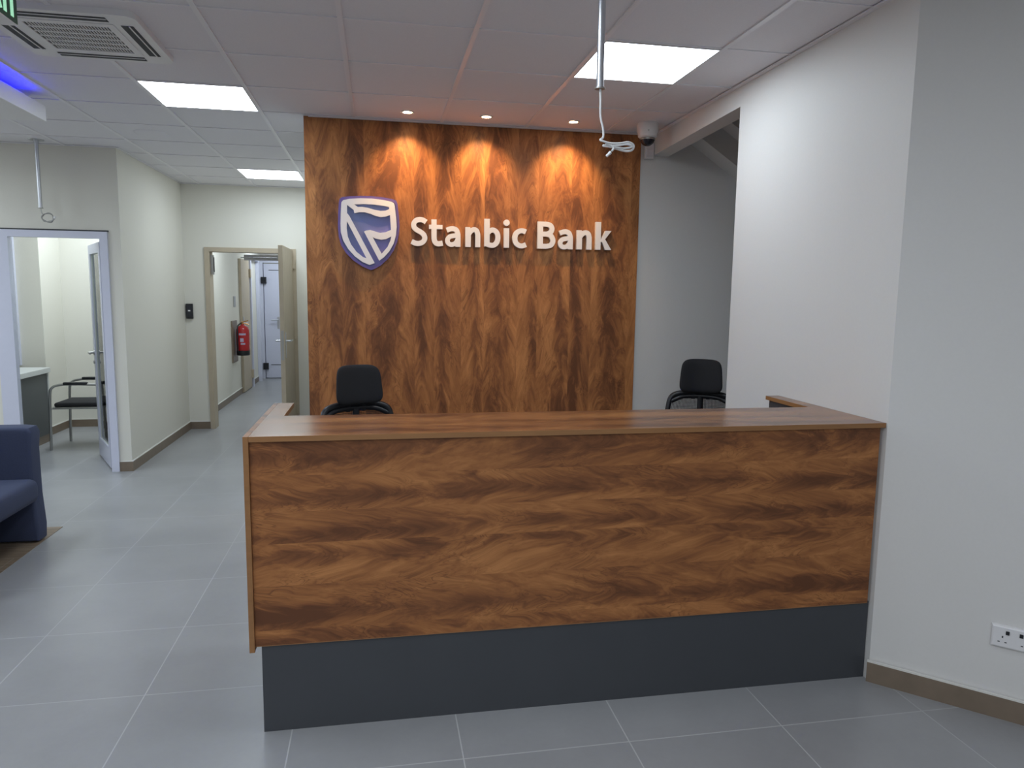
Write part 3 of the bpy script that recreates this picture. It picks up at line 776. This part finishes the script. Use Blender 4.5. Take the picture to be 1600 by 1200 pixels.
for k, (wd, ln, s0) in enumerate(((.0052, .020, 0.0), (.0062, .010, -.004))):
    tube(b, [q+t_*s0, q+t_*(s0+ln)], wd, 4)
obj('plug', b, M['white'], CB)
C2 = thing('coiled_cable', 'thin grey cable coiled below the pole at the glass door', 'cable', (-2.67, 6.6, 2.15))
P = [(-2.688, 6.60, 2.26), (-2.686, 6.60, 2.225), (-2.672, 6.598, 2.185)]
for k in range(26):
    a = PI*.78 + 2*PI*k/11; r_ = .042 + .004*math.sin(k*1.7)
    P.append((-2.637+r_*math.cos(a), 6.597-.004*math.sin(k*.9), 2.168+r_*.85*math.sin(a)-.004*math.cos(k)))
P += [(-2.600, 6.594, 2.150), (-2.585, 6.590, 2.166)]
b = B(); tube(b, smooth_path(P, 4), .0042, 8); obj('cord', b, M['steel'], C2, 60)
b = B(); box(b, -2.592, 6.583, 2.163, -2.578, 6.595, 2.180, .002); obj('plug', b, M['white'], C2)

# ------------------------------------------------------------------ security camera, motion sensor
sx, sy = 1.852, 4.93
CM = thing('dome_camera', 'white dome security camera with a smoked bubble under the ceiling corner', 'security camera', (sx, sy, 2.63))
b = B(); lathe(b, [(0, 0), (.070, 0), (.074, -.015), (.074, -.055), (.068, -.066), (.066, -.09), (.052, -.100), (0, -.1)], (sx, sy, ZC), 40); obj('body', b, M['white'], CM, 35)
b = B(); lathe(b, [(.052, -.098)] + [(.050*math.cos(a), -.105-.048*math.sin(a)) for a in [PI/2*k/8 for k in range(8)]] + [(0, -.153)], (sx, sy, ZC), 32); obj('bubble', b, M['lens'], CM, 60)
b = B(); lathe(b, [(.053, -.102), (.0535, -.112), (.050, -.112)], (sx, sy, ZC), 32); lathe(b, [(.0, 0), (.004, 0), (.004, .004), (0, .004)], (sx-.02, sy-.073, ZC-.06), 8, 'Y'); obj('collar', b, M['steel'], CM, 40)
MS = thing('motion_sensor', 'small white box sensor on the wall below the dome camera', 'sensor', (1.985, YP, 2.60))
b = B(); box(b, 1.948, YP-.045, 2.605, 2.018, YP, 2.72, .008); obj('case', b, M['white'], MS)
b = B(); box(b, 1.957, YP-.048, 2.625, 2.009, YP-.044, 2.672, .003); obj('window', b, M['tile'], MS)

# ------------------------------------------------------------------ wall socket on the diagonal wall
e1 = Vector((1, -1, 0)).normalized(); e2 = Vector((-1, -1, 0)).normalized()
w0 = Vector((XR, CY, 0)); s0 = (Vector((2.310, 2.262, 0))-w0).dot(e1)
SK = thing('wall_socket', 'white double power socket low on the wall at the right edge', 'socket', tuple(w0+e1*(s0+.0735)) [:2] + (.282,))
def D45(u, v, d_):
    q = w0 + e1*(s0+u) + e2*d_; return (q.x, q.y, .282+v)
b = B()
def bevplate(bm, w, h, dep, r):
    n0 = []
    for k, (ins, d_) in enumerate(((0, 0), (0, dep*.45), (r*.4, dep*.85), (r, dep))):
        n0.append([bm.verts.new(D45(u, v, d_)) for u, v in ((ins, ins), (w-ins, ins), (w-ins, h-ins), (ins, h-ins))])
    for A, C_ in zip(n0, n0[1:]):
        for j in range(4): bm.faces.new((A[j], A[(j+1) % 4], C_[(j+1) % 4], C_[j]))
    bm.faces.new(n0[0]); bm.faces.new(n0[-1])
bevplate(b, .147, .087, .014, .007); obj('face_plate', b, M['white'], SK)
for u0 in (.037, .110):
    b = B()
    for (du, dv, a, c) in ((0, 0, .0022, .0042), (-.011, -.020, .0036, .0020), (.011, -.020, .0036, .0020)):
        prism(b, [[(u0+du-a, .044+dv-c), (u0+du+a, .044+dv-c), (u0+du+a, .044+dv+c), (u0+du-a, .044+dv+c)]], D45, .0138, .0143)
    obj('pin_holes', b, M['slot'], SK)
for u0 in (.052, .095):
    b = B(); prism(b, [rrect(u0-.006, .056, u0+.006, .070, .002, 3)], D45, .0138, .0175); obj('switch', b, M['black'], SK)

# card reader on the far wall
CR = thing('card_reader', 'small black card reader on the wall left of the beige door', 'card reader', (-2.106, YB, 1.27))
b = B(); box(b, -2.143, YB-.03, 1.278, -2.068, YB, 1.448, .006); obj('case', b, M['black'], CR)
b = B(); box(b, -2.132, YB-.032, 1.30, -2.079, YB-.029, 1.43); obj('keypad', b, M['slot'], CR)
b = B(); box(b, -2.118, YB-.033, 1.362, -2.094, YB-.0315, 1.376); obj('indicator', b, M['white'], CR)

# ------------------------------------------------------------------ fire extinguisher
FX = thing('fire_extinguisher', 'red fire extinguisher hung in the corridor behind the beige door', 'fire extinguisher', (-2.0, 11.4, .64))
fx_, fy_ = -1.995, 11.4
b = B(); lathe(b, [(0, .69), (.085, .69), (.093, .71), (.093, 1.02), (.080, 1.06), (.045, 1.085), (.022, 1.095), (.022, 1.11), (0, 1.11)], (fx_, fy_, 0), 32); obj('cylinder', b, M['red'], FX, 40)
b = B(); lathe(b, [(0, .64), (.088, .64), (.095, .65), (.095, .715), (.0935, .715)], (fx_, fy_, 0), 32); obj('base_ring', b, M['black'], FX, 40)
b = B(); tube(b, [(fx_, fy_, 1.10), (fx_, fy_, 1.14)], .016, 12); tube(b, [(fx_-.02, fy_, 1.135), (fx_+.05, fy_-.01, 1.15), (fx_+.085, fy_-.01, 1.165)], .008, 8); tube(b, [(fx_-.02, fy_, 1.12), (fx_+.05, fy_, 1.115), (fx_+.09, fy_, 1.10)], .007, 8); obj('valve', b, M['brass'], FX, 40)
b = B(); tube(b, smooth_path([(fx_-.015, fy_-.01, 1.125), (fx_-.06, fy_-.05, 1.08), (fx_-.06, fy_-.085, .98), (fx_-.06, fy_-.095, .80), (fx_-.06, fy_-.09, .70)], 6), .010, 10); obj('hose', b, M['black'], FX, 60)
b = B(); lathe(b, [(.0935, .80), (.0945, .80), (.0945, .98), (.0935, .98)], (fx_, fy_, 0), 32); obj('label', b, M['red'], FX, 40)
b = B()
for a0, a1, z0, z1 in ((-115, -55, .945, .975), (-105, -75, .845, .90), (-100, -62, .805, .83)):
    n = 6
    A = [b.verts.new((fx_+.0955*math.cos(math.radians(a0+(a1-a0)*k/n)), fy_+.0955*math.sin(math.radians(a0+(a1-a0)*k/n)), z0)) for k in range(n+1)]
    C_ = [b.verts.new((v.co.x, v.co.y, z1)) for v in A]
    for k in range(n): b.faces.new((A[k], A[k+1], C_[k+1], C_[k]))
obj('print', b, M['label'], FX)
b = B(); box(b, -2.12, 11.18, .54, -2.10, 11.56, 1.16, .002); tag(obj('backing_board', b, M['base']), 'brown board on the corridor wall behind the fire extinguisher', 'board')
b = B(); box(b, -2.12, 11.42, 1.36, -2.11, 11.56, 1.52, .003); tag(obj('wall_plate', b, M['steel']), 'small grey plate on the corridor wall above the fire extinguisher', 'plate')

# ------------------------------------------------------------------ office chairs behind the desk
def office_chair(label, loc, rz):
    t = thing('office_chair', label, 'office chair', loc, rz, 'black mesh chairs behind the desk')
    # faces -Y in its own frame
    b = B(); pad(b, .30, .265, .235, .055, .045, .03, 5.0, (0, .235, .93)); obj('headrest', b, M['fabric'], t, 60, local=True)
    b = B()
    for sx_ in (-.05, .05): box(b, sx_-.013, .26, .88, sx_+.013, .285, 1.0, .004)
    box(b, -.07, .262, .885, .07, .283, .905, .004); obj('headrest_bracket', b, M['black'], t, 40, local=True)
    # back frame: rounded outline tube, slightly wrapped
    def bp(u, z): return (u, .225 + .05*(1-min(1, abs(z-.62)/.3)) *0 - .55*u*u + .05*max(0, (z-.5)/.4), z)
    out = [(-.18, .50), (-.205, .60), (-.222, .72), (-.218, .82), (-.195, .895), (-.12, .922), (0, .928), (.12, .922), (.195, .895), (.218, .82), (.222, .72), (.205, .60), (.18, .50), (.10, .475), (-.10, .475)]
    P = smooth_path([bp(u, z) for u, z in out], 5, True)
    b = B(); tube(b, P, .019, 10, True); tube(b, smooth_path([bp(u, z) for u, z in [(-.20, .86), (-.12, .895), (0, .902), (.12, .895), (.20, .86)]], 5), .017, 10); obj('back_frame', b, M['black'], t, 60, local=True)
    b = B(); nx, nz = 44, 44; V_ = {}
    for i in range(nx+1):
        for j in range(nz+1):
            z = .48 + .43*j/nz
            hw_ = .20 + .02*math.sin(PI*(z-.48)/.43); u = (-1+2*i/nx)*hw_
            x_, y_, z_ = bp(u, z); V_[i, j] = b.verts.new((x_, y_, z_))
    for i in range(nx):
        for j in range(nz): b.faces.new((V_[i, j], V_[i+1, j], V_[i+1, j+1], V_[i, j+1]))
    o = obj('back_mesh', b, M['fabric'], t, local=True)
    wm = o.modifiers.new('weave', 'WIREFRAME'); wm.thickness = .0042; wm.use_replace = True; wm.use_even_offset = False
    b = B(); pad(b, .50, .48, .48, .075, -.02, 0, 5.0, (0, 0, 0))
    for v in b.verts: v.co = Vector((v.co.x, .22-v.co.z, .47+v.co.y))
    obj('seat', b, M['fabric'], t, 60, local=True)
    b = B(); tube(b, smooth_path([(0, .10, .40), (0, .24, .41), (0, .30, .50), (0, .275, .62), (0, .27, .90)], 5), .022, 10); box(b, -.12, -.10, .40, .12, .14, .435, .01); obj('back_post', b, M['black'], t, 50, local=True)
    for s in (-1, 1):
        b = B(); tube(b, smooth_path([(s*.22, .06, .43), (s*.29, .06, .45), (s*.295, .05, .56), (s*.29, .04, .64)], 5), .014, 10); ar = obj('armrest', b, M['black'], t, 50, local=True)
        b = B(); box(b, s*.29-.04, -.10, .64, s*.29+.04, .15, .668, .010); p_ = obj('arm_pad', b, M['black'], None, 40, local=True); p_.parent = ar
    b = B(); tube(b, [(0, 0, .08), (0, 0, .25)], .030, 16); tube(b, [(0, 0, .25), (0, 0, .41)], .020, 16); obj('gas_column', b, M['black'], t, 50, local=True)
    for k in range(5):
        a = 2*PI*k/5 + .3; dx, dy = math.cos(a), math.sin(a)
        b = B(); tube(b, [(.02*dx, .02*dy, .125), (.15*dx, .15*dy, .105), (.29*dx, .29*dy, .078)], [.026, .022, .015], 10); lg = obj('base_leg', b, M['black'], t, 50, local=True)
        b = B(); ctr = Vector((.29*dx, .29*dy, .032)); pr_ = Vector((-dy, dx, 0))
        tube(b, [ctr-pr_*.026, ctr-pr_*.006], .031, 16); tube(b, [ctr+pr_*.006, ctr+pr_*.026], .031, 16); tube(b, [ctr-pr_*.02+Vector((0, 0, .0)), ctr+pr_*.02], .009, 8); tube(b, [ctr, ctr+Vector((0, 0, .05))], .008, 8)
        cs = obj('caster', b, M['black'], None, 50, local=True); cs.parent = lg
    return t
oc = office_chair('black mesh office chair with headrest behind the left of the desk', (-.035, 4.18, 0), math.radians(22))
dup(oc, (2.115, 4.48, 0), math.radians(-26), 'black mesh office chair with headrest before the stair opening on the right')

# ------------------------------------------------------------------ navy tub armchair at the left edge
AR = thing('armchair', 'navy blue upholstered tub armchair at the left edge of the picture', 'armchair', (-2.5, 4.45, 0))
def arm(y0, y1):
    b = B()
    prof = [(-2.118, .012), (-2.113, .10), (-2.126, .30), (-2.128, .60), (-2.118, .70), (-2.135, .735), (-2.20, .742), (-2.86, .742), (-2.88, .72), (-2.88, .012)]
    prism(b, [prof], XZ, y0, y1)
    es = [e for e in b.edges if abs(e.verts[0].co.y-e.verts[1].co.y) < 1e-6 and len(e.link_faces) == 2 and e.calc_face_angle(0) > .6]
    bmesh.ops.bevel(b, geom=es, offset=.02, segments=3, affect='EDGES', profile=.5)
    return b
obj('armrest', arm(4.86, 5.0), M['navy'], AR, 50); obj('armrest', arm(3.88, 4.02), M['navy'], AR, 50)
b = B(); box(b, -2.88, 4.02, .03, -2.72, 4.86, .742, .03, 3); obj('backrest', b, M['navy'], AR, 50)
b = B(); box(b, -2.74, 4.02, .275, -2.085, 4.862, .425, .045, 4); obj('seat_cushion', b, M['navy'], AR, 50)
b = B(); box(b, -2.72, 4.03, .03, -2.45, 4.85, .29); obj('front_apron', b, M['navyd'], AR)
for x in (-2.16, -2.84):
    for y in (3.95, 4.93):
        b = B(); lathe(b, [(0, 0), (.022, 0), (.022, .014), (0, .014)], (x, y, 0), 16); obj('foot', b, M['black'], AR)

# ------------------------------------------------------------------ office: counter and visitor chair
CT = thing('office_counter', 'grey office counter with a pale top seen through the glass door', 'counter', (-3.7, 7.65, 0))
b = B(); box(b, -4.05, 7.02, .725, -3.385, 8.30, .778, .004); obj('counter_top', b, M['top'], CT)
b = B(); box(b, -4.02, 7.05, .085, -3.41, 8.26, .725); obj('front_panel', b, M['greyp'], CT)
b = B(); box(b, -4.0, 7.06, 0, -3.415, 8.25, .085); obj('plinth', b, M['base'], CT)
b = B(); box(b, -4.03, 8.262, 0, -3.40, 8.285, .725); obj('end_panel', b, M['top'], CT)

VC = thing('visitor_chair', 'black padded visitor chair with grey steel arms beside the office counter', 'chair', (-2.95, 7.99, 0))
for y in (7.76, 8.23):
    b = B(); tube(b, smooth_path([(-3.205, y, 0.0), (-3.195, y, .30), (-3.185, y, .56), (-3.16, y, .63), (-3.09, y, .655), (-2.98, y, .66), (-2.72, y, .655)], 5), .0125, 12); fr = obj('leg', b, M['steel'], VC, 50)
    b = B(); box(b, -3.06, y-.020, .655, -2.84, y+.020, .682, .008); obj('arm_pad', b, M['black'], fr, 40)
    b = B(); tube(b, smooth_path([(-2.72, y, .68), (-2.735, y, .46), (-2.70, y, .30), (-2.62, y, 0)], 5), .0125, 12); obj('leg', b, M['steel'], VC, 50)
b = B(); tube(b, [(-3.19, 7.76, .415), (-3.19, 8.23, .415)], .010, 10); tube(b, [(-2.735, 7.76, .415), (-2.735, 8.23, .415)], .010, 10)
for y in (7.80, 8.19): tube(b, [(-3.19, y, .415), (-2.735, y, .415)], .010, 10)
obj('seat_frame', b, M['steel'], VC, 50)
b = B(); box(b, -3.17, 7.785, .425, -2.74, 8.205, .472, .020, 3); obj('seat', b, M['fabric'], VC, 50)
b = B(); pad(b, .42, .38, .34, .035, .03, .05, 5.0)
for v in b.verts: v.co = Vector((-2.735+v.co.y, 7.995+v.co.x, .50+v.co.z))
obj('backrest', b, M['fabric'], VC, 60)

# ------------------------------------------------------------------ world and view
w = bpy.data.worlds.new('world'); SC.world = w; w.use_nodes = True
w.node_tree.nodes['Background'].inputs[0].default_value = (.64, .60, .57, 1); w.node_tree.nodes['Background'].inputs[1].default_value = .3
SC.view_settings.view_transform = 'Standard'; SC.view_settings.look = 'None'; SC.view_settings.gamma = 1.0
SC.view_settings.use_curve_mapping = False; SC.view_settings.exposure = 1.65
SC.cycles.sample_clamp_indirect = 1.5
